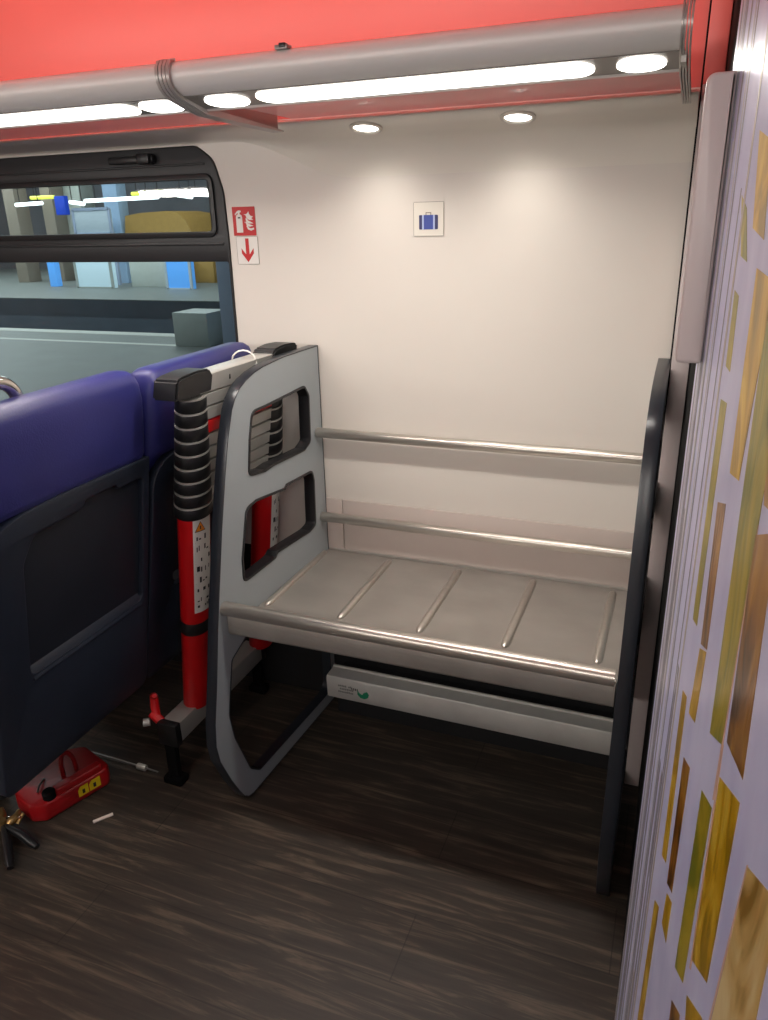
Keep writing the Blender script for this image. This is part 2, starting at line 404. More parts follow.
downlight(366, 128, 'left small round downlight in the white ledge, above the rail\'s left end')
downlight(518, 117, 'right small round downlight in the white ledge, above and right of the suitcase sign')

# ------------------------------------------------------------------ overhead rack with light rail
orack = thing('overhead_rack', 'grey overhead rack profile with built-in oval lamps below the red ceiling', 'overhead rack', (-2, 1.5, 1.76))
pr = [(1.402, 1.8365), (1.394, 1.833), (1.388, 1.826), (1.385, 1.816), (1.3865, 1.805), (1.392, 1.795), (1.402, 1.787), (1.412, 1.782), (1.418, 1.780), (1.496, 1.7665), (1.499, 1.762), (1.503, 1.7615), (1.506, 1.766), (1.507, 1.795), (1.495, 1.805), (1.44, 1.820), (1.412, 1.8355)]
b = MB(); b.prism([(-4.15, y, z) for y, z in pr], (4.10, 0, 0), M['alu']); b.build('light_rail', orack, smooth=50)
# lamp strip: darker recessed band that carries the lamps
def strip_pt(x, v, h=0):      # v across the sloped underside 0..1 (front to rear), h below it
    y = 1.4195 + v * .076; z = 1.7797 + (1.7666 - 1.7797) * v
    return Vector((x, y - .17 * h, z - .985 * h))
b = MB(); b.prism([strip_pt(-4.1, 0, .0), strip_pt(-4.1, 0, .0015), strip_pt(-4.1, 1, .0015), strip_pt(-4.1, 1, 0)], (4.045, 0, 0), M['strip']); b.build('lamp_strip', orack)
b = MB(); xe = onY(685, 57, 1.45).x; b.box(strip_pt(xe - .005, .95, .004), strip_pt(xe + .003, .05, .0), M['white'], .001); b.build('end_clip', orack)
def oval(x0, x1, name):
    rr = min(.0335, (x1 - x0) / 2); n = 12; pts = []
    cx0, cx1 = x0 + rr, x1 - rr
    for k in range(n + 1):
        a = PI / 2 + PI * k / n; pts.append((cx0 + rr * math.cos(a), rr * math.sin(a)))
    for k in range(n + 1):
        a = -PI / 2 + PI * k / n; pts.append((cx1 + rr * math.cos(a), rr * math.sin(a)))
    V = lambda x, v, h: strip_pt(x, .5 + v / .077, h)
    b = MB(); A = [V(x, v, .001) for x, v in pts]; B = [V(x, v * .97, .004) for x, v in pts]
    t = bmesh.new(); a_ = [t.verts.new(p) for p in A]; b_ = [t.verts.new(p) for p in B]; t.faces.new(b_)
    for i in range(len(a_)): t.faces.new([a_[i], a_[(i + 1) % len(a_)], b_[(i + 1) % len(a_)], b_[i]])
    b.merge(t, M['lamp']); b.build(name, orack)
    l = bpy.data.lights.new('rack_lamp', 'AREA'); l.shape = 'RECTANGLE'; l.size = (x1 - x0); l.size_y = .07; l.energy = 7.5 * (x1 - x0); l.color = (1, .95, .88); l.spread = math.radians(170)
    q = bpy.data.objects.new('rack_lamp', l); COL.objects.link(q); q.location = V((x0 + x1) / 2, 0, .010)
    q.rotation_euler = Vector((0, -.17, -.985)).to_track_quat('-Z', 'Y').to_euler()
YL = 1.458
def lx(px, py): return onY(px, py, YL).x
oval(lx(258, 97), lx(595, 67), 'long_lamp')
oval(lx(617, 62), lx(667, 61), 'round_lamp')
oval(lx(207, 100), lx(248, 100), 'round_lamp')
oval(lx(142, 106), lx(182, 106), 'round_lamp')
xl = lx(138, 110); oval(xl - .66, xl, 'long_lamp'); oval(xl - .78, xl - .70, 'round_lamp')
# glass shelf from rail to ledge
b = MB(); b.box((-.94, 1.508, 1.777), (-.06, 1.829, 1.783), M['glass_shelf']); b.build('glass_shelf', orack)
b = MB(); b.box((-4.1, 1.508, 1.780), (-1.00, 1.829, 1.786), M['glass_shelf']); b.build('glass_shelf', orack)
# brackets: ribbed strap hugging the rail, arm tapering back to the wall
def bracket(x, w, taper=True):
    g = [(1.404, 1.8425), (1.388, 1.838), (1.3795, 1.826), (1.3775, 1.812), (1.379, 1.801), (1.386, 1.790), (1.398, 1.781), (1.415, 1.774), (1.50, 1.7555), (1.66, 1.7515), (1.829, 1.7495)]
    th = [.005, .005, .005, .005, .006, .006, .006, .007, .013, .010, .003]
    up_ = []
    for i, (y, z) in enumerate(g):
        a = g[max(0, i - 1)]; c = g[min(len(g) - 1, i + 1)]; d = Vector((c[0] - a[0], c[1] - a[1])).normalized()
        up_.append((y - d.y * -1 * 0 + (-d.y) * -1 * 0 + 0, z))   # centre line
    b = MB(); n = 4; ww = w / n
    for k in range(n):
        x0 = x - w / 2 + k * ww + .0008; x1 = x - w / 2 + (k + 1) * ww - .0008
        low = []; top = []
        for i, (y, z) in enumerate(g):
            a = g[max(0, i - 1)]; c = g[min(len(g) - 1, i + 1)]; d = Vector((c[0] - a[0], c[1] - a[1])).normalized(); nn = Vector((d.y, -d.x))
            low.append((y - nn.x * 0 , z)); top.append((y - nn.x * -1 * th[i] * -1, z - nn.y * th[i]))
        b.prism([(x0, y, z) for y, z in low] + [(x0, y, z) for y, z in top[::-1]], (x1 - x0, 0, 0), M['bracket'])
    br = b.build('bracket', orack, smooth=40)
    b = MB(); b.prism([(x - .0015, 1.510, 1.770), (x - .0015, 1.70, 1.797), (x - .0015, 1.826, 1.800), (x - .0015, 1.826, 1.756), (x - .0015, 1.52, 1.762)], (.003, 0, 0), M['web']); b.build('web', br)
bracket(-.978, .033)
bracket(-.046, .018)

b = MB(); c_ = onY(282, 47, 1.392); b.box((c_.x - .014, 1.388, c_.z - .004), (c_.x + .012, 1.408, c_.z + .004), M['web'], .002); b.box((c_.x - .004, 1.386, c_.z - .001), (c_.x + .008, 1.400, c_.z + .006), M['black'], .001); b.build('clip', orack)
# unseen LED channel, assumed on the rail and added to light the red cove
b = MB(); b.box((-4.1, 1.455, 1.821), (-.06, 1.48, 1.827), M['lamp'], .002); b.build('hidden_cove_lamp', orack)
for x0, x1 in ((-2.2, -1.1), (-1.05, -.06)):
    l = bpy.data.lights.new('cove_light', 'AREA'); l.shape = 'RECTANGLE'; l.size = x1 - x0; l.size_y = .03; l.energy = 2.8 * (x1 - x0); l.color = (1, .95, .9)
    q = bpy.data.objects.new('cove_light', l); COL.objects.link(q); q.location = ((x0 + x1) / 2, 1.468, 1.832); q.rotation_euler = Vector((0, .3, 1)).to_track_quat('-Z', 'Y').to_euler()

# unseen aisle lamps, added behind the camera to light the rail, ledge and heater
for i, (x0, x1) in enumerate(((-3.6, -2.3), (-2.0, -.7), (-.4, .9))):
    o = thing('added_aisle_lamp', ('unseen white lamp added over the aisle, far left of the camera', 'unseen white lamp added over the aisle, left of the camera', 'unseen white lamp added over the aisle behind the camera')[i], 'light', ((x0 + x1) / 2, -.55, 1.76), 'added aisle lamps')
    b = MB(); b.box((x0, -.66, 1.763), (x1, -.44, 2.26), M['rim'], .006); b.build('housing', o)
    b = MB(); b.box((x0 + .02, -.585, 1.758), (x1 - .02, -.515, 1.765), M['lamp'], .003); b.build('diffuser', o)
    l = bpy.data.lights.new('added_aisle_light', 'AREA'); l.shape = 'RECTANGLE'; l.size = x1 - x0 - .04; l.size_y = .06; l.energy = 14; l.color = (1, .955, .9)
    q = bpy.data.objects.new('added_aisle_light', l); COL.objects.link(q); q.location = ((x0 + x1) / 2, -.55, 1.740); q.rotation_euler = (math.radians(76), 0, 0)

# ------------------------------------------------------------------ floor luggage rack
rack = thing('luggage_rack', 'low luggage rack with steel shelf between two grey cut-out side panels', 'luggage rack', (-.53, 1.72, 0))
PT = .028
PX, PS = -1.020, .052
def on_panel(px, py):
    d = ray(px, py); t_ = (PX - PS * 1.45) / (d.x - PS * d.y); p_ = d * t_ + Vector((0, 0, H)); return (p_.y, p_.z)
def zoomed(pts): return [on_panel(150 + x_ / 3, 330 + y_ / 3) for x_, y_ in pts]
OUT = [on_panel(*p_) for p_ in [(303, 350.7), (283, 357.5), (263, 367), (254, 373), (246, 380.5), (239.5, 389), (235, 399), (232, 410), (228, 440), (225, 480), (222, 530), (220, 580), (218, 630), (217, 685), (215.5, 725), (216.5, 747), (220.6, 762), (231.6, 780)]]
OUT = [(2.004, max(1.196, OUT[0][1])), ] + OUT + [(OUT[-1][0] + .030, .062), (OUT[-1][0] + .048, .030), (OUT[-1][0] + .068, .012), (OUT[-1][0] + .092, .005), (2.004, .005)]
_t, _b = on_panel(231.6, 660), on_panel(253.4, 769)
LOWC = fillet([(_t[0] + .10, .515), (_t[0], _t[1]), on_panel(229, 716), on_panel(234.7, 738), (_b[0] - .012, _b[1] + .01), (_b[0] + .03, .054), (1.975, .046), (1.975, .515)], [.02, .02, .05, .05, .03, .02, .05, .02], 5)
W1 = fillet(zoomed([(303, 243), (345, 225), (462, 166), (476, 195), (481, 335), (462, 362), (368, 408), (345, 425), (294, 440), (296, 330)]), [.03, .01, .02, .02, .02, .02, .004, .004, .02, .03], 5)
W2 = fillet(zoomed([(286, 535), (318, 508), (402, 474), (408, 462), (486, 420), (492, 450), (497, 585), (478, 606), (382, 668), (376, 684), (280, 760), (275, 690)]), [.03, .01, .004, .004, .02, .02, .02, .02, .004, .004, .02, .03], 5)
def side_panel(xface, slope):
    def xf(y, z, k): return (xface - PT / 2 + k + (y - 1.45) * slope, y, z)
    b = MB(); b.merge(plate(OUT, [LOWC, W1, W2], PT, xf), M['panel']); p = b.build('side_panel', rack, smooth=40)
    b = MB(); b.merge(plate(offset(OUT, .0025), [offset(OUT, -.0006)], PT + .002, xf, .001), M['trimdark']); b.build('edge_trim', p, smooth=40)
    for Wd in (W1, W2):
        b = MB(); b.merge(plate(offset(Wd, .0008), [offset(Wd, -.006)], PT + .006, xf, .001), M['black']); b.build('window_trim', p, smooth=40)
    b = MB(); b.merge(plate(offset(LOWC, .0006), [offset(LOWC, -.003)], PT + .002, xf), M['trimdark']); b.build('opening_trim', p, smooth=40)
    return p
side_panel(PX, PS)
side_panel(-.022, -.004)
# shelf: pressed tray with five pressed ribs
def lx0(y): return PX + (y - 1.45) * PS
b = MB()
tp = [(1.462, .612), (1.452, .605), (1.450, .592), (1.452, .540), (1.458, .533), (1.470, .531), (1.475, .537), (1.470, .590), (1.485, .598), (1.52, .566), (1.535, .560), (1.985, .560), (1.995, .566), (2.003, .59), (2.006, .59), (2.003, .55), (1.98, .548), (1.545, .548), (1.52, .552), (1.485, .585)]
tpc = [(1.452, .600), (1.452, .553), (1.458, .546), (1.47, .546), (1.474, .548), (2.0, .548), (2.0, .562), (1.985, .560), (1.535, .560), (1.52, .566), (1.492, .598), (1.470, .612), (1.458, .610)]
b.prism([(-1.022, y, z) for y, z in tpc], (.967, 0, 0), M['steel'], xf=lambda v: Vector((max(v.x, lx0(v.y) + .001) if v.x < -.5 else v.x, v.y, v.z)))
sh = b.build('shelf', rack, smooth=50)
for k in range(5):
    x = -.992 + .2213 * k
    b = MB(); t = bmesh.new(); n = 8; rings = []
    ys = [1.597, 1.601, 1.609, 1.622] + [1.962, 1.975, 1.983, 1.987]; hs = [.02, .5, .85, 1, 1, .85, .5, .02]
    for y, h in zip(ys, hs):
        rings.append([t.verts.new((x + .0115 * h * math.cos(PI * q / n), y, .5598 + .0095 * h * math.sin(PI * q / n))) for q in range(n + 1)])
    for A, B in zip(rings, rings[1:]):
        for q in range(n): t.faces.new([A[q], A[q + 1], B[q + 1], B[q]])
    b.merge(t, M['rail']); b.build('rib', sh, smooth=60)
def rail(y, z, x0, x1, r):
    b = MB(); b.tube([(x0, y, z), (x0 + .003, y, z), (x1, y, z)], [r * .86, r, r], M['rail'], 24); q = b.build('rail', rack, smooth=50)
    return q
def socket(q, y, z, x0, r):
    b = MB(); b.tube([(x0, y, z), (x0 + .010, y, z)], r * 1.12, M['rail'], 24); b.build('end_sleeve', q)
q = rail(1.972, .955, lx0(1.972), -.057, .0150); 
q = rail(1.972, .685, lx0(1.972), -.057, .0150)
q = rail(1.445, .628, -1.036, -.057, .0185); q['label'] = 'thick steel front rail'; socket(q, 1.445, .628, -1.040, .0185)
# backing plate on the wall behind the shelf
b = MB(); b.box((-.932, 2.0035, .569), (-.062, 2.0092, .735), M['plate'], .001); b.box((-.990, 2.0035, .569), (-.935, 2.0092, .735), M['plate'], .001); b.build('back_plate', rack)

# heater cover at the foot of the wall
hc = thing('heater_cover', 'long grey metal heater cover low on the wall beneath the rack shelf', 'heater', (-.5, 1.95, .09))
b = MB(); hp = [(1.872, .097), (1.868, .101), (1.866, .172), (1.870, .178), (1.918, .180), (1.920, .186), (1.926, .186), (1.928, .178), (1.930, .097)]
b.prism([(-.955, y, z) for y, z in hp], (.895, 0, 0), M['heater']); b.box((-.95, 1.9305, .0), (-.065, 2.0, .150), M['dark']); hcb = b.build('cover', hc, smooth=45)
b = MB()
for r_ in range(3):
    for k in range(9):
        if random.random() < .8: b.box((-.915 + k * .006, 1.8655, .125 + r_ * .011), (-.911 + k * .006 + random.random() * .001, 1.8663, .130 + r_ * .011 + random.random() * .002), M['greytext'])
for k in range(4): b.box((-.868 + k * .006, 1.8655, .142), (-.865 + k * .006, 1.8663, .150), M['ink'])
gp = [(-.848, .148), (-.842, .136), (-.832, .131), (-.826, .140), (-.815, .146), (-.808, .136), (-.812, .124), (-.824, .117), (-.838, .119), (-.848, .130)]
b.prism([(x, 1.8654, z) for x, z in gp], (0, .0009, 0), M['green']); s_ = b.build('sticker', hcb); s_['label'] = 'worn sticker with grey print and a green mark'

# ------------------------------------------------------------------ wall signs
def poly_layer(b, pts, y, m, t=.0004): b.prism([(x, y, z) for x, z in pts], (0, -t, 0), m)
def sign(name, label, cat, x0, x1, z0, z1, base, layers, border=None):
    b = MB(); y = 2.0095
    rect = fillet([(x0, z0), (x1, z0), (x1, z1), (x0, z1)], .003, 3)
    poly_layer(b, rect, y, border or base, .0010)
    ins = .0012 if border else .0
    poly_layer(b, [(x0 + ins, z0 + ins), (x1 - ins, z0 + ins), (x1 - ins, z1 - ins), (x0 + ins, z1 - ins)], y - .0009, base, .0004)
    w = x1 - x0; h = z1 - z0
    for k, (pts, m) in enumerate(layers):
        poly_layer(b, [(x0 + u * w, z0 + v * h) for u, v in pts], y - .0012 - .0002 * k, m)
    return tag(b.build(name, loc=((x0 + x1) / 2, y, (z0 + z1) / 2)), label, cat)
R_ = lambda u0, v0, u1, v1: [(u0, v0), (u1, v0), (u1, v1), (u0, v1)]
# fire extinguisher: bottle, valve + hose, flames
bottle = [(.15, .11), (.43, .11), (.43, .64), (.41, .70), (.35, .74), (.23, .74), (.17, .70), (.15, .64)]
valve = [(.25, .73), (.33, .73), (.33, .80), (.40, .82), (.38, .87), (.28, .88), (.20, .84), (.11, .75), (.13, .71), (.22, .78), (.25, .79)]
fl1 = [(.50, .74), (.60, .70), (.62, .62), (.74, .54), (.92, .54), (.84, .60), (.92, .66), (.82, .68), (.76, .74), (.73, .84), (.66, .76), (.60, .74)]
fl2 = [(.58, .60), (.60, .50), (.70, .42), (.92, .42), (.80, .48), (.70, .52), (.64, .60)]
fl3 = [(.50, .47), (.58, .45), (.62, .36), (.74, .31), (.92, .34), (.78, .38), (.68, .42), (.62, .48)]
fl4 = [(.60, .34), (.66, .22), (.80, .17), (.94, .22), (.92, .27), (.78, .25), (.70, .29), (.66, .36)]
sign('fire_extinguisher_sign', 'red square sign with white fire extinguisher and flames beside the window', 'sign', -1.2395, -1.1665, 1.5105, 1.5875, M['signred'],
     [(bottle, M['white']), (valve, M['white']), (R_(.24, .60, .35, .65), M['ink']), (fl1, M['white']), (fl2, M['white']), (fl3, M['white']), (fl4, M['white'])])
arrow = [(.42, .93), (.58, .93), (.58, .36), (.78, .58), (.78, .40), (.50, .08), (.22, .40), (.22, .58), (.42, .36)]
sign('arrow_sign', 'white sign with red downward arrow below the fire extinguisher sign', 'sign', -1.2345, -1.1635, 1.432, 1.5085, M['white'], [(arrow, M['signred'])], M['signline'])
sign('luggage_sign', 'square cream sign with blue suitcase pictogram on the wall above the rack', 'sign', -.6935, -.6105, 1.501, 1.585, M['cream'],
     [(fillet(R_(.19, .20, .81, .62), .05, 4), M['signblue']), (fillet(R_(.19, .20, .30, .62), .03, 3), M['signnavy']), (fillet(R_(.70, .20, .81, .62), .03, 3), M['signnavy']),
      (R_(.29, .20, .345, .62), M['signpale']), (R_(.655, .20, .71, .62), M['signpale']),
      ([(.41, .62), (.41, .70), (.59, .70), (.59, .62), (.565, .62), (.565, .675), (.435, .675), (.435, .62)], M['signline'])], M['signline'])

# ------------------------------------------------------------------ patterned partition on the right
KP = .10; XP = .018; YP = 1.10
def on_part(px, py):          # the point of the partition's face that the photo shows there
    d = ray(px, py); tt = (XP + KP * YP) / (d.x + KP * d.y); return d * tt + Vector((0, 0, H))
def part_pt(Y, z, h=0): return Vector((XP + KP * (YP - Y) - h, Y - KP * h, z))
b = MB()
body = [(YP, 0), (YP - .003, .0)]
nY = 40
A = []
# slab with a rounded far edge
outl = [(XP + KP * (YP + .6), -.6)] + [(XP + KP * .012, YP - .012), (XP + .003, YP - .004), (XP + .008, YP), (XP + .028, YP)] + [(XP + KP * (YP + .6) + .03, -.6)]
b.prism([(x, y, 0.0) for x, y in outl], (0, 0, 2.24), M['lilac'])
def inlay(px, m):
    pts = [on_part(*p) for p in px]
    b.prism([p + Vector((-.0001, 0, 0)) for p in pts], (-.0002, -.00002, 0), m)
inlay([(756, 535), (777, 533), (743, 780), (727, 742)], M['brown'])
inlay([(768, 310), (792, 325), (722, 745), (710, 733)], M['olive'])
inlay([(757, 268), (775, 282), (739, 481), (730, 473)], M['gold'])
inlay([(769, 382), (795, 390), (782, 522), (764, 505)], M['brown'])
inlay([(718, 502), (726, 504), (707, 650), (701, 644)], M['brown'])
inlay([(721, 399), (727, 403), (697, 626), (693, 619)], M['olive'])
inlay([(700, 648), (706.5, 652), (695, 723), (689, 713)], M['gold'])
inlay([(683, 690), (687, 697), (666, 863), (662, 855)], M['gold'])
inlay([(684, 757), (690, 768), (672, 893), (667, 883)], M['brown'])
inlay([(702, 790), (712, 808), (683, 983), (675, 967)], M['olive'])
inlay([(720, 777), (740, 803), (707, 983), (692, 960)], M['gold'])
inlay([(748, 867), (780, 905), (752, 1040), (708, 1035)], M['pale'])
inlay([(667, 893), (672, 903), (666, 943), (662, 923)], M['gold'])
inlay([(655, 900), (659, 907), (641, 1030), (637, 1024)], M['gold'])
inlay([(672, 1000), (680, 1015), (676, 1040), (668, 1030)], M['brown'])
inlay([(687, 995), (702, 1018), (699, 1040), (684, 1040)], M['gold'])
inlay([(742, 195), (747, 208), (747, 262), (741, 256)], M['olive'])
inlay([(735, 290), (739, 296), (730, 372), (726, 366)], M['olive'])
inlay([(760, 130), (772, 140), (764, 240), (753, 228)], M['gold'])
inlay([(757.5, 525), (759, 525), (714.5, 800), (712.5, 800)], M['copper'])
inlay([(722.5, 745), (724, 745), (691, 970), (689.5, 968)], M['copper'])
inlay([(747, 865), (748.5, 865), (707, 1036), (705, 1036)], M['copper'])
# fine vertical streaks where the foil is gathered towards the far edge
Yc = YP - .014
while Yc > YP - .23:
    w_ = random.uniform(.003, .011)
    z0 = 0.02 if random.random() < .5 else random.uniform(.05, 1.3); z1 = 2.2 if random.random() < .5 else min(2.2, z0 + random.uniform(.4, 1.2))
    m = random.choice([M['streak'], M['streak'], M['lilac'], M['streak2'], M['streakpale']])
    if Yc > YP - .075: m = random.choice([M['streak'], M['streak3'], M['streak'], M['streak2']])
    if m is not M['lilac']:
        b.prism([part_pt(Yc, z0, .0002), part_pt(Yc - w_, z0 - .02, .0002), part_pt(Yc - w_, z1, .0002), part_pt(Yc, z1 + .0, .0002)], (-.0002, 0, 0), m)
    Yc -= w_ + random.uniform(.001, .007)
part = thing('partition', 'tall lilac foil partition patterned with slanted gold and bronze bars', 'partition', (.1, .4, 0))
b.build('foil_panel', part, smooth=30)
b = MB(); t = plate(fillet([(-.0078, 1.369), (.0238, 1.369), (.0238, 1.692), (-.0078, 1.692)], [.009, .006, .002, .012], 6), [], .028, lambda x, y, z: (x, 1.043 + z, y), .004)
b.merge(t, M['post']); hc_ = b.build('handle_cover', part, smooth=50); hc_['label'] = 'tall narrow warm grey rounded grip cover'

# ------------------------------------------------------------------ seats (backs towards the rack)
TILT = .17
def seat(y0, dx, dz, label, handle, low):
    o = thing('train_seat', label, 'seat', (-1.55 + dx, y0 + .26, 0), 'pair of blue train seats')
    W = .515
    def xf(v): return Vector((v.x + dx - (1.0 - v.z) * TILT - low * max(0, .75 - v.z) ** 2, v.y + y0, v.z + dz))
    # upholstered head and shoulder part: rounded slab, lofted over z with the photo's profile
    b = MB(); t = bmesh.new(); rings = []
    prof = [(.46, -.022, .0, .07), (.80, -.022, 0, .075), (1.004, -.022, 0, .08), (1.0155, -.004, .001, .098), (1.03, 0.0, 0, .10), (1.10, .001, .003, .10), (1.165, -.002, .006, .098), (1.20, -.007, .012, .092), (1.220, -.016, .020, .078), (1.231, -.030, .036, .052), (1.235, -.046, .06, .02)]
    for z, xo, ins, th in prof:
        ring_ = fillet([(-1.2 + xo - th, ins), (-1.2 + xo, ins), (-1.2 + xo, W - ins), (-1.2 + xo - th, W - ins)], min(.04, th * .45), 5)
        rings.append([t.verts.new((x, y, z)) for x, y in ring_])
    n = len(rings[0])
    for A, B in zip(rings, rings[1:]):
        for q in range(n): t.faces.new([A[q], A[(q + 1) % n], B[(q + 1) % n], B[q]])
    t.faces.new(rings[0][::-1]); t.faces.new(rings[-1])
    b.merge(t, M['blue'], xf); b.build('backrest', o, smooth=50)
    # back shell with recessed panel
    so = fillet([(W - .004, .335), (W - .004, 1.016), (.21, 1.018), (.11, 1.013), (.045, .998), (.006, .955), (.006, .335)], [.03, .006, .15, .10, .10, .10, .03], 6)
    rc_ = fillet([(.132, .955), (.275, .962), (.285, .978), (.385, .980), (.395, .968), (W - .03, .970), (W - .03, .622), (.10, .622), (.10, .90)], [.03, .006, .006, .006, .006, .02, .02, .02, .05], 5)
    b = MB(); b.merge(plate(so, [rc_], .030, lambda x, y, z: (-1.212 + z, x, y), .004), M['shell'], xf); sh_ = b.build('back_shell', o, smooth=45)
    b = MB(); b.merge(plate(offset(rc_, .006), [], .008, lambda x, y, z: (-1.2155 + z, x, y)), M['shell2'], xf); b.build('recess_panel', sh_)
    # bright lower lip of the recess
    b = MB(); b.prism([(-1.2115, .105, .616), (-1.198, .105, .604), (-1.1935, .105, .610), (-1.203, .105, .630), (-1.2115, .105, .640)], (0, W - .140, 0), M['shell'], xf); b.build('recess_lip', sh_)
    # lower shell, cushion, armrest, pedestal (mostly in shadow)
    b = MB(); b.box((-1.315, .012, .335), (-1.228, W - .012, .5), M['shell'], .02, xf=xf); b.build('lower_shell', sh_)
    b = MB(); b.box((-1.80, .01, .36), (-1.40, W - .01, .46), M['blue'], .035, 4, xf=lambda v: Vector((v.x + dx, v.y + y0, v.z + dz))); b.build('cushion', o)
    b = MB(); b.box((-1.78, .03, .30), (-1.36, W - .03, .362), M['dark'], .01, xf=lambda v: Vector((v.x + dx, v.y + y0, v.z))); b.build('seat_frame', o)
    b = MB(); b.box((-1.80, .2, .0), (-1.70, .3, .302), M['dark'], .01, xf=lambda v: Vector((v.x + dx, v.y + y0, v.z))); b.build('pedestal', o)
    if handle:
        c = Vector((-1.24 + dx, y0 + .135, 1.225 + dz)); pts = []
        for k in range(15):
            a = PI * k / 14; pts.append(c + Vector((0, .055 * math.cos(a) , .045 * math.sin(a))))
        pts = [pts[0] + Vector((0, 0, -.02))] + pts + [pts[-1] + Vector((0, 0, -.02))]
        b = MB(); b.tube(pts, .0135, M['chrome'], 16); b.build('grab_handle', o)
    return o
seat(.945, 0, 0, 'blue topped train seat nearest the aisle, with the chrome grab handle', True, .03)
seat(1.463, .0, -.012, 'blue topped train seat by the window, behind the folded ladder', False, .12)

# ------------------------------------------------------------------ telescopic ladder, pushed together, leaning on the window seat's back
lad = thing('telescopic_ladder', 'closed telescopic ladder with red tubes and black collars between seat and rack', 'ladder', (-1.30, 1.85, 0))
AX = Vector((TILT, 0, 1)).normalized()
pt = onX(187, 415, -1.140); pb = onX(201, 690, -1.282)
base_n = Vector((pt.x - (pt.z - .06) * TILT, 0, .06))
LT = .17
def stile_pt(y, z): return Vector((-1.105 - (1.08 - z) * LT, y, z))
YT = pt.y
def stile(sgn, yt, yb, near):
    sh_x = Vector((0 if near else .014, 0, 0))
    P = lambda z: sh_x + stile_pt(yb + (yt - yb) * (z - .1) / .98, z)
    el = (1.16, .90, (0, 1, 0))
    # red outer tube
    b = MB(); b.tube([P(.200), P(.205), P(.845)], [.040, .0425, .0425], M['ladred'], 28, flat=el); st = b.build('stile', lad, smooth=50)
    b = MB(); b.tube([P(.475), P(.48), P(.51), P(.515)], [.0435, .0455, .0455, .0435], M['collar'], 28, flat=el); b.build('strap', st)
    # collars, each a little smaller going up
    z = .845
    for k in range(9):
        r = .0505 - .0014 * k; h = .0340
        b = MB(); b.tube([P(z), P(z + .003), P(z + h - .006), P(z + h - .002), P(z + h)], [r * .95, r, r * .985, r * .95, r * .86], M['collar'], 28, flat=el); c = b.build('collar', st, smooth=50)
        b = MB(); b.tube([P(z + h - .003), P(z + h + .001)], r * .975, M['silver'], 28, flat=el); b.build('ring', c)
        z += h + .0015
    # end cap: block with a wedge hook pointing outward
    top = P(z + .002)
    b = MB()
    s = sgn
    prof = [(.042, -.002), (.045, .040), (.030, .056), (-.02, .060), (-.085, .056), (-.100, .050), (-.104, .004), (-.045, -.002)]

    pts = [top + Vector((LT * w_ - .035, -s * -1 * u * 1.0 * -1 if False else s * u, w_)) for u, w_ in prof]
    t = bmesh.new()
    A = [t.verts.new(p) for p in pts]; B = [t.verts.new(p + Vector((.068, 0, 0))) for p in pts]; n = len(A)
    t.faces.new(A[::-1]); t.faces.new(B)
    for i in range(n): t.faces.new([A[i], A[(i + 1) % n], B[(i + 1) % n], B[i]])
    bmesh.ops.recalc_face_normals(t, faces=t.faces[:]); bmesh.ops.bevel(t, geom=t.edges[:], offset=.005, segments=2, affect='EDGES')
    b.merge(t, M['collar']); b.build('end_cap', lad, smooth=30)
    # warning label wrapped on the tube
    b = MB(); n = 10
    def lp(a, z, e=1.03):
        c = P(z); return c + Vector((.0425 * .90 * e * math.cos(a), .0425 * 1.16 * e * math.sin(a), 0))
    a0, a1 = math.radians(-52), math.radians(24)
    zt, zb = .838, .545
    if not near: a0, a1 = math.radians(-28), math.radians(42)
    for k in range(n):
        u0 = a0 + (a1 - a0) * k / n; u1 = a0 + (a1 - a0) * (k + 1) / n
        b.face([lp(u0, zb), lp(u1, zb), lp(u1, zt), lp(u0, zt)], M['white'])
    def quad(u, v, w_, h_, m, e=1.045):
        ua = a0 + (a1 - a0) * u; ub = a0 + (a1 - a0) * (u + w_); z1_ = zb + (zt - zb) * v; z2 = zb + (zt - zb) * (v + h_)
        b.face([lp(ua, z1_, e), lp(ub, z1_, e), lp(ub, z2, e), lp(ua, z2, e)], m)
    def tri(u, v, w_, h_, m, e=1.045, n_=8):
        z1_ = zb + (zt - zb) * v; hh = (zt - zb) * h_
        for q in range(n_):
            q0, q1 = q / n_, (q + 1) / n_; f = lambda q_: 1 - abs(2 * q_ - 1)
            ua = a0 + (a1 - a0) * (u + w_ * q0); ub = a0 + (a1 - a0) * (u + w_ * q1)
            P_ = [lp(ua, z1_, e), lp(ub, z1_, e)] + ([lp(ub, z1_ + hh * f(q1), e)] if f(q1) > 0 else []) + ([lp(ua, z1_ + hh * f(q0), e)] if f(q0) > 0 else [])
            b.face(P_, m)
    tri(.08, .87, .52, .105, M['ink'], 1.040); tri(.12, .878, .44, .088, M['orange'], 1.060)
    quad(.31, .895, .05, .035, M['ink'], 1.075)
    rnd = random.Random(3)
    for v in (.77, .66, .55, .44, .33, .22, .11, .04):
        u = .15
        while u < .8:
            w_ = rnd.uniform(.04, .14); h_ = rnd.uniform(.012, .06)
            if rnd.random() < .62: quad(u, v + rnd.uniform(0, .02), w_, h_, M['ink'])
            u += w_ + .05
        quad(.10, v - .012, .8, .004, M['greytext'])
    b.build('warning_label', st)
    return P, z
YT = 1.515; YBOT = 1.600; GAP = .36; YF = YT + GAP
Pn, ztop = stile(1, YT, YBOT, True)
Pf, ztop = stile(-1, YF, YBOT + GAP, False)
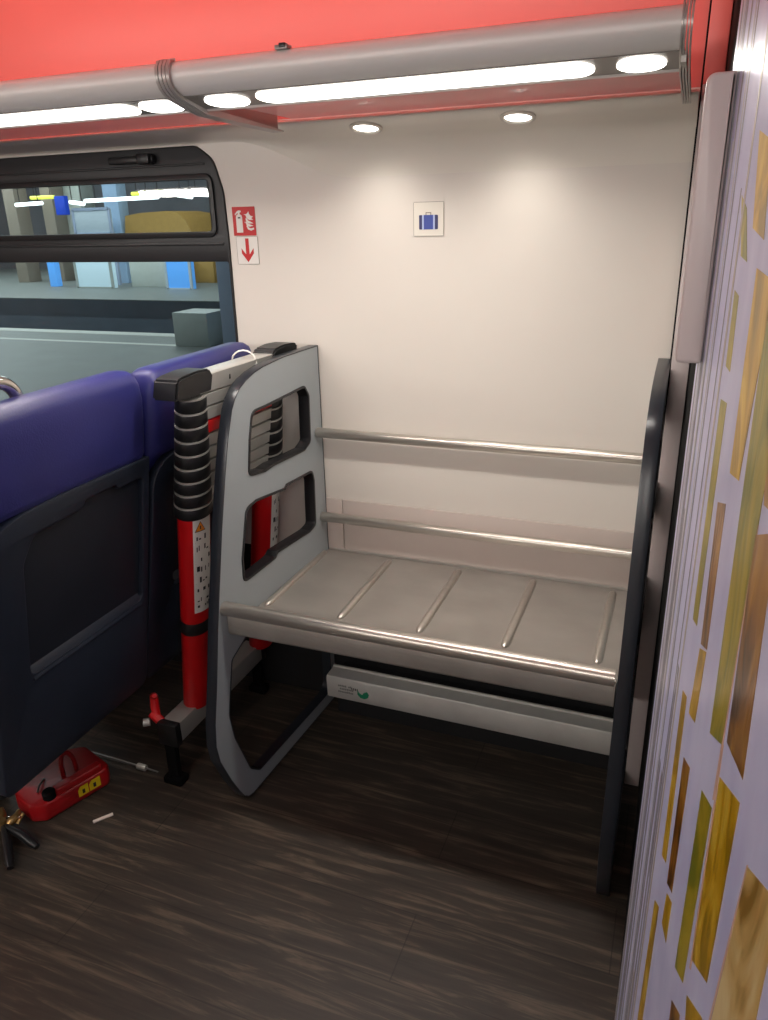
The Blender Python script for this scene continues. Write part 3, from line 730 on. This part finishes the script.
# rungs between the stiles, stacked one on the other; the fourth is red
z = .845
for k in range(10):
    zz = z + .017; c0 = Pn(zz); c1 = Pf(zz); h = .0315
    m = M['ladred'] if k == 6 else M['silver']
    def pts_at(p):
        return [p + Vector((sx * .030 + sz * h / 2 * LT, 0, sz * h / 2)) for sx, sz in ((-1, -.92), (-.9, -1), (.9, -1), (1, -.92), (1, .92), (.9, 1), (-.9, 1), (-1, .92))]
    if k == 9: h = .046; zz += .006; c0 = Pn(zz); c1 = Pf(zz)
    t = bmesh.new(); A = [t.verts.new(p) for p in pts_at(c0)]; B = [t.verts.new(p) for p in pts_at(c1)]; n = len(A)
    t.faces.new(A[::-1]); t.faces.new(B)
    for i in range(n): t.faces.new([A[i], A[(i + 1) % n], B[(i + 1) % n], B[i]])
    b = MB(); b.merge(t, m); rg = b.build('rung', lad)
    if k == 6: rg['label'] = 'red rung'
    # small rivet marks on the face
    if k not in (6,):
        b = MB()
        for f_ in (.33,):
            p = c0.lerp(c1, f_) + Vector((.0302, 0, 0)); b.box(p + Vector((-.002, -.002, -.006)), p + Vector((.0012, .002, .006)), M['ink'])
        b.build('rivet', rg)
    z += .0355
# white cable tie over the top rung
p = Pn(ztop).lerp(Pf(ztop), .66); pts = []
for k in range(20):
    a = 2 * PI * k / 20; pts.append(p + Vector((.037 * math.cos(a), .004 * math.sin(2 * a), .029 + .038 * math.sin(a))))
b = MB(); b.tube(pts, .0022, M['white'], 8, closed=True); ct = b.build('cable_tie', lad); ct['label'] = 'white cable tie'
# stabiliser bar on the floor with black feet
xs = stile_pt(0, .15).x; pb = Vector((xs, YBOT, .15))
b = MB(); b.box((xs - .030, pb.y - .135, .140), (xs + .030, pb.y + .36, .205), M['silver'], .004); stb = b.build('stabiliser_bar', lad)
for y in (pb.y - .145, pb.y + .345):
    b = MB(); b.box((xs - .033, y - .012, .135), (xs + .033, y + .014, .209), M['collar'], .004); b.box((xs - .018, y - .010, .02), (xs + .018, y + .010, .14), M['rubber'], .004); b.box((xs - .032, y - .022, .0), (xs + .032, y + .022, .026), M['rubber'], .008); b.build('foot', stb)
b = MB(); yl = pb.y - .13
b.tube([(xs - .05, yl, 0.211), (xs - .06, yl + .01, 0.236), (xs - .062, yl + .015, 0.266), (xs - .05, yl + .005, 0.276)], [.012, .013, .012, .007], M['ladred'], 10)
b.tube([(xs - .06, yl - .02, 0.201), (xs - .075, yl - .03, 0.201)], .012, M['silver'], 12); b.tube([(xs - .03, yl - .005, 0.196), (xs - .065, yl + .0, 0.216)], .014, M['ladred'], 10)
lv = b.build('lock_lever', stb); lv['label'] = 'red lock lever with a silver screw'

# ------------------------------------------------------------------ small things on the floor
def frame_xy(a, bb):           # local frame with u along a->b on the floor
    u = Vector((bb.x - a.x, bb.y - a.y, 0)); L = u.length; u.normalize(); return u, Vector((-u.y, u.x, 0)), L
pa = onZ(45, 824, 0); pb2 = onZ(101, 790, 0)
u, w, L = frame_xy(pa, pb2)
def tp_(o_, s, t_, z): return o_ + u * s + w * t_ + Vector((0, 0, z))
tc_ = thing('tool_case', 'flat red tool case with yellow label lying half under the aisle seat', 'tool case', pa)
b = MB(); ol = fillet([(-.020, .03), (.01, .0), (L + .03, .0), (L + .045, .02), (L + .045, .15), (L + .0, .18), (.05, .18), (-.020, .12)], [.02, .02, .02, .02, .03, .03, .03, .03], 5)
t = plate(ol, [], .058, lambda x, y, z: tuple(tp_(pa, x, y, z + .030)), .008); b.merge(t, M['toolred'])
t = plate(fillet([(.05, .006), (L + .02, .006), (L + .02, .034), (.05, .034)], .008, 4), [], .026, lambda x, y, z: tuple(tp_(pa, x, y, z + .066)), .004); b.merge(t, M['toolred'])
body_ = b.build('case_body', tc_, smooth=45)
b = MB()
for s0, s1 in ((L * .62, L * .80), (L * .82, L * 1.02)):
    b.prism([tp_(pa, s0, -.0006, .018), tp_(pa, s1, -.0006, .018), tp_(pa, s1, -.0006, .050), tp_(pa, s0 + .008, -.0006, .050), tp_(pa, s0, -.0006, .040)], w * .001, M['yellow'])
    b.prism([tp_(pa, s0 + .012, -.0011, .024), tp_(pa, s0 + .020, -.0011, .024), tp_(pa, s0 + .020, -.0011, .038), tp_(pa, s0 + .012, -.0011, .038)], w * .0006, M['ink'])
b.build('yellow_label', body_)
b = MB(); c = tp_(pa, L * .72, .07, .06); pts = []
for k in range(13):
    a = PI * k / 12; pts.append(c + u * (.020 * math.cos(a)) + w * .012 * math.sin(a) + Vector((0, 0, .062 * max(0, math.sin(a)) ** .6)))
b.tube(pts, .0065, M['toolred'], 10); b.build('loop_handle', tc_)
b = MB(); c = tp_(pa, .035, .02, .062); b.tube([c + Vector((0, 0, -.004)), c + Vector((0, 0, .016)), c + Vector((0, 0, .02))], [.018, .018, .014], M['rubber'], 18); b.build('black_cap', tc_)
b = MB(); b.tube([tp_(pa, .02, .06, .062), tp_(pa, .035, .075, .07), tp_(pa, .06, .10, .062)], .003, M['iron'], 8); b.build('clip', tc_)

# clamp with brass jaws and black handles at the left edge
ca = onZ(12, 818, .03)
cl = thing('clamp', 'small brass clamp with black handles beside the red tool case', 'clamp', (ca.x, ca.y, 0))
h1 = onZ(37, 847, .009); h2 = onZ(10, 868, .009); h0 = onZ(-6, 852, .009)
piv = onZ(3, 824, .028)
for hh in (h1, h2):
    b = MB(); md = piv.lerp(hh, .5) + Vector((.006, 0, .006)); b.tube([piv + Vector((0, 0, -.004)), md, hh.lerp(md, .3), hh], [.008, .012, .012, .008], M['black'], 12); b.build('handle', cl, smooth=50)
b = MB()
for q, (dx_, dy_, dz_) in enumerate(((-.010, .0, .0), (.012, .012, .0))):
    j = piv + Vector((dx_, dy_, dz_))
    e = j + Vector((-.028 + .03 * q, .034, .012)); b.tube([j + Vector((0, -.012, -.008)), j, j.lerp(e, .6) + Vector((.006, 0, 0)), e], [.008, .012, .010, .006], M['brass'], 10)
b.build('jaws', cl, smooth=50)
b = MB(); b.tube([piv + Vector((0, 0, -.02)), piv + Vector((0, 0, .014))], .010, M['brass'], 16); b.tube([piv + Vector((-.03, .02, .0)), piv + Vector((.035, .03, .008))], .0035, M['chrome'], 8)
for k in range(2):
    b.tube([piv + Vector((.02 + .012 * k, .018, -.006)), piv + Vector((.02 + .012 * k, .042, .010))], .005, M['brass'], 10)
b.build('pivot_screw', cl, smooth=50)

# metal rod with a bright collar
ra = onZ(90, 752, .012); rb = onZ(158, 772, .004); rcp = onZ(142, 767, .009)
rod = thing('metal_rod', 'thin metal rod with bright steel collar lying past the tool case', 'rod', (rcp.x, rcp.y, 0))
d = (rb - ra).normalized()
b = MB(); b.tube([ra, rcp, rb], [.0038, .0035, .0022], M['iron'], 10); b.build('shaft', rod)
b = MB(); b.tube([rcp - d * .016, rcp - d * .014, rcp + d * .012, rcp + d * .014], [.0085, .0095, .0095, .0085], M['silver'], 18); b.build('collar', rod)
# chalk stub
c0 = onZ(93, 822, .0045); c1 = onZ(113, 814, .0045)
b = MB(); b.tube([c0, c0.lerp(c1, .03), c0.lerp(c1, .97), c1], [.003, .0045, .0045, .004], M['chalk'], 12)
tag(b.build('chalk_stick'), 'short white chalk stub on the dark floor', 'chalk')

# ------------------------------------------------------------------ the station outside the window
M['plat'] = mat('platform_paving', (110, 117, 114), .55, var=.15, scale=3)
M['platedge'] = mat('platform_edge', (190, 194, 186), .6, var=.08)
M['trench'] = mat('track_wall', (96, 110, 124), .8, var=.2, scale=2)
M['ballast'] = mat('track_bed', (48, 46, 44), .9, var=.3, scale=8)
M['concrete'] = mat('beige_column', (158, 148, 134), .7, var=.12, scale=2)
M['greycol'] = mat('grey_column', (170, 184, 208), .6, var=.1, scale=2)
M['paleblue'] = mat('pale_blue_column', (168, 196, 226), .5, var=.05)
M['cabinet'] = mat('grey_cabinet', (182, 190, 186), .5, var=.08)
M['hall'] = mat('dark_station_wall', (104, 106, 112), .8, var=.3, scale=.8)
M['roof'] = mat('added_station_roof', (52, 50, 50), .8, var=.2, scale=.6)
M['posterblue'] = emat('lit_blue_poster', (90, 160, 235), .8)
M['posterwhite'] = emat('lit_white_poster', (196, 220, 232), .55)
M['kiosk'] = mat('white_kiosk', (206, 212, 204), .5, var=.08)
M['tan'] = mat('tan_canopy', (176, 140, 74), .6, var=.12)
M['notice'] = mat('notice_board', (200, 214, 224), .5, var=.05)
M['signb'] = emat('blue_sign_face', (30, 70, 190), .5)
M['tubew'] = emat('tube_lamp', (250, 252, 255), 5)
M['tubey'] = emat('yellow_tube', (226, 230, 90), 1.6)
YB = 18.0
b = MB(); b.box((-26, 2.5, -.4), (3, 9.35, -.003), M['plat']); b.box((-26, 9.35, -.4), (3, 9.62, 0), M['platedge']); b.box((-26, 8.6, -.2), (3, 8.72, -.001), M['platedge'])
struct(b.build('platform_near'), 'grey station platform outside the window', 'platform')
b = MB(); b.box((-40, 9.62, -1.2), (3, 13.95, -1.1), M['ballast']); struct(b.build('track_bed'), 'dark track bed between the platforms', 'track')
b = MB(); b.box((-44, 13.95, -1.2), (3, 14.2, -.02), M['trench']); b.box((-44, 13.95, -.4), (3, 24, 0.0), M['plat']); struct(b.build('platform_far'), 'far station platform with dark edge wall', 'platform')
b = MB(); b.box((-48, 24, 0), (3, 24.3, 8), M['hall']); struct(b.build('station_wall'), 'dark station hall wall in the distance', 'wall')
b = MB(); b.box((-48, 2.6, 6.2), (3, 24.3, 6.5), M['roof']); struct(b.build('added_station_roof'), 'unseen dark roof added over the station', 'roof')  # out of view, added to keep the station dark
def panel_box(name, label, cat, x0, y0, x1, y1, Y, m, depth=.3, ground=False, frame=None, group=None, legs=False):
    ym = (y0 + y1) / 2; a = onY(x0, ym, Y); c = onY(x1, ym, Y); a.z = onY((x0 + x1) / 2, y0, Y).z; c.z = onY((x0 + x1) / 2, y1, Y).z; z0 = 0 if ground else c.z
    b = MB(); b.box((a.x, Y, z0), (c.x, Y + depth, a.z), m, .01)
    if frame:
        f = .035
        for lo_, hi_ in (((a.x - f, Y - .02, z0), (a.x + f, Y + .02, a.z)), ((c.x - f, Y - .02, z0), (c.x + f, Y + .02, a.z)), ((a.x, Y - .02, a.z - f), (c.x, Y + .02, a.z + f)), ((a.x, Y - .02, max(0.0, z0 - f)), (c.x, Y + .02, z0 + f))):
            b.box(lo_, hi_, frame)
    if legs:
        for x_ in (a.x, c.x): b.box((x_ - .04, Y, 0), (x_ + .04, Y + .08, z0 + .05), frame)
    o = tag(b.build(name, loc=((a.x + c.x) / 2, Y, z0)), label, cat, group)
    return o
g_ = 'station columns beyond the window'
panel_box('column', 'beige station column at the window\'s far left', 'column', 9, 160, 20, 300, YB, M['concrete'], .5, True, group=g_)
panel_box('column', 'beige station column left of the blue sign', 'column', 46, 160, 57, 300, YB + .5, M['concrete'], .5, True, group=g_)
panel_box('column', 'wide grey station column right of the blue sign', 'column', 66, 150, 84, 300, YB + 1, M['kiosk'], .6, True, group=g_)
panel_box('column', 'pale blue slim station column in the middle of the window', 'column', 107, 150, 121, 300, YB, M['paleblue'], .4, True, group=g_)
panel_box('column', 'dark blue-grey column on the near platform at the window\'s right edge', 'column', 212, 100, 238, 360, 8.4, M['greycol'], .5, True, group=g_)
panel_box('hanging_sign', 'small blue station sign hanging beyond the window', 'sign', 55, 196, 65, 215, YB - .4, M['signb'], .15)
panel_box('notice_board', 'white timetable board beyond the upper window pane', 'board', 74, 209, 110, 234, YB - .6, M['notice'], .1, False, M['greycol'], legs=True)
panel_box('poster_case', 'lit pale poster case left of the white kiosk', 'poster', 76, 258, 111, 286, YB - 1.5, M['posterwhite'], .2, True, M['cabinet'])
panel_box('poster_case', 'lit narrow pale blue strip panel left of the pale poster case', 'poster', 48, 256, 55, 286, YB - 1.2, M['posterblue'], .2, True)
panel_box('kiosk', 'white station kiosk beyond the lower window pane', 'kiosk', 130, 256, 166, 287, YB - 1, M['kiosk'], 1.2, True)
panel_box('poster_case', 'bright blue lit poster case right of the white kiosk', 'poster', 166, 256, 190, 287, YB - 1.6, M['posterblue'], .2, True, M['notice'])
panel_box('kiosk', 'beige kiosk with dark front behind the blue poster case', 'kiosk', 186, 258, 214, 288, YB + .3, M['tan'], 1, True)
panel_box('cabinet', 'grey equipment cabinet on the near platform outside the window', 'cabinet', 174, 313, 208, 352, 8.6, M['cabinet'], .5, True)
# tan arched canopy
b = MB(); pts = []
for px, py in ((125, 234), (125, 216), (140, 213), (165, 211), (178, 213), (186, 221), (192, 234)): pts.append(onY(px, py, YB))
b.prism(pts, (0, 1.5, 0), M['tan']); tag(b.build('canopy'), 'tan arched kiosk canopy beyond the upper window pane', 'canopy')
def tube_lamp(p0, p1, Y, m, label):
    a = onY(*p0, Y); c = onY(*p1, Y); b = MB(); b.tube([a, c], .05 * Y / 18, m, 10)
    o = tag(b.build('tube_lamp', loc=a), label, 'light', 'station tube lamps')
    for f_ in (.15, .85):
        p = a.lerp(c, f_); b = MB(); b.tube([p, (p.x, p.y, 6.2)], .012, M['roof'], 6); h_ = b.build('hanger', loc=p); h_.parent = o; h_.matrix_parent_inverse = Matrix.Translation(-a)
tube_lamp((16, 205), (42, 203), 17, M['tubew'], 'short white tube lamp at the window\'s left end')
tube_lamp((31, 198), (54, 197), 18, M['tubey'], 'yellow tube lamp left of the blue sign')
tube_lamp((70, 202), (84, 204), 16, M['tubew'], 'short white tube lamp above the timetable board')
tube_lamp((85, 201), (158, 197), 16, M['tubew'], 'longest white tube lamp across the upper pane')
tube_lamp((132, 194), (162, 192), 18, M['tubey'], 'yellow tube lamp above the tan canopy')
tube_lamp((178, 195), (192, 197), 17, M['tubew'], 'short white tube lamp near the pane\'s right end')
tube_lamp((193, 194), (211, 195), 17, M['tubew'], 'white tube lamp at the pane\'s right end')
for x, y, e in ((-9, 6, 360), (-16, 11, 560), (-20, 17, 1000), (-10, 15, 620)):
    l = bpy.data.lights.new('station_light', 'AREA'); l.size = 5; l.energy = e; l.color = (.95, .98, 1)
    q = bpy.data.objects.new('station_light', l); COL.objects.link(q); q.location = (x, y, 6.0)

# ------------------------------------------------------------------ world and view
wd = bpy.data.worlds.new('world'); S.world = wd; wd.use_nodes = True
wd.node_tree.nodes['Background'].inputs[0].default_value = (.30, .36, .42, 1); wd.node_tree.nodes['Background'].inputs[1].default_value = .12
vs = S.view_settings; vs.view_transform = 'Standard'; vs.look = 'None'; vs.gamma = 1; vs.use_curve_mapping = False; vs.exposure = 0
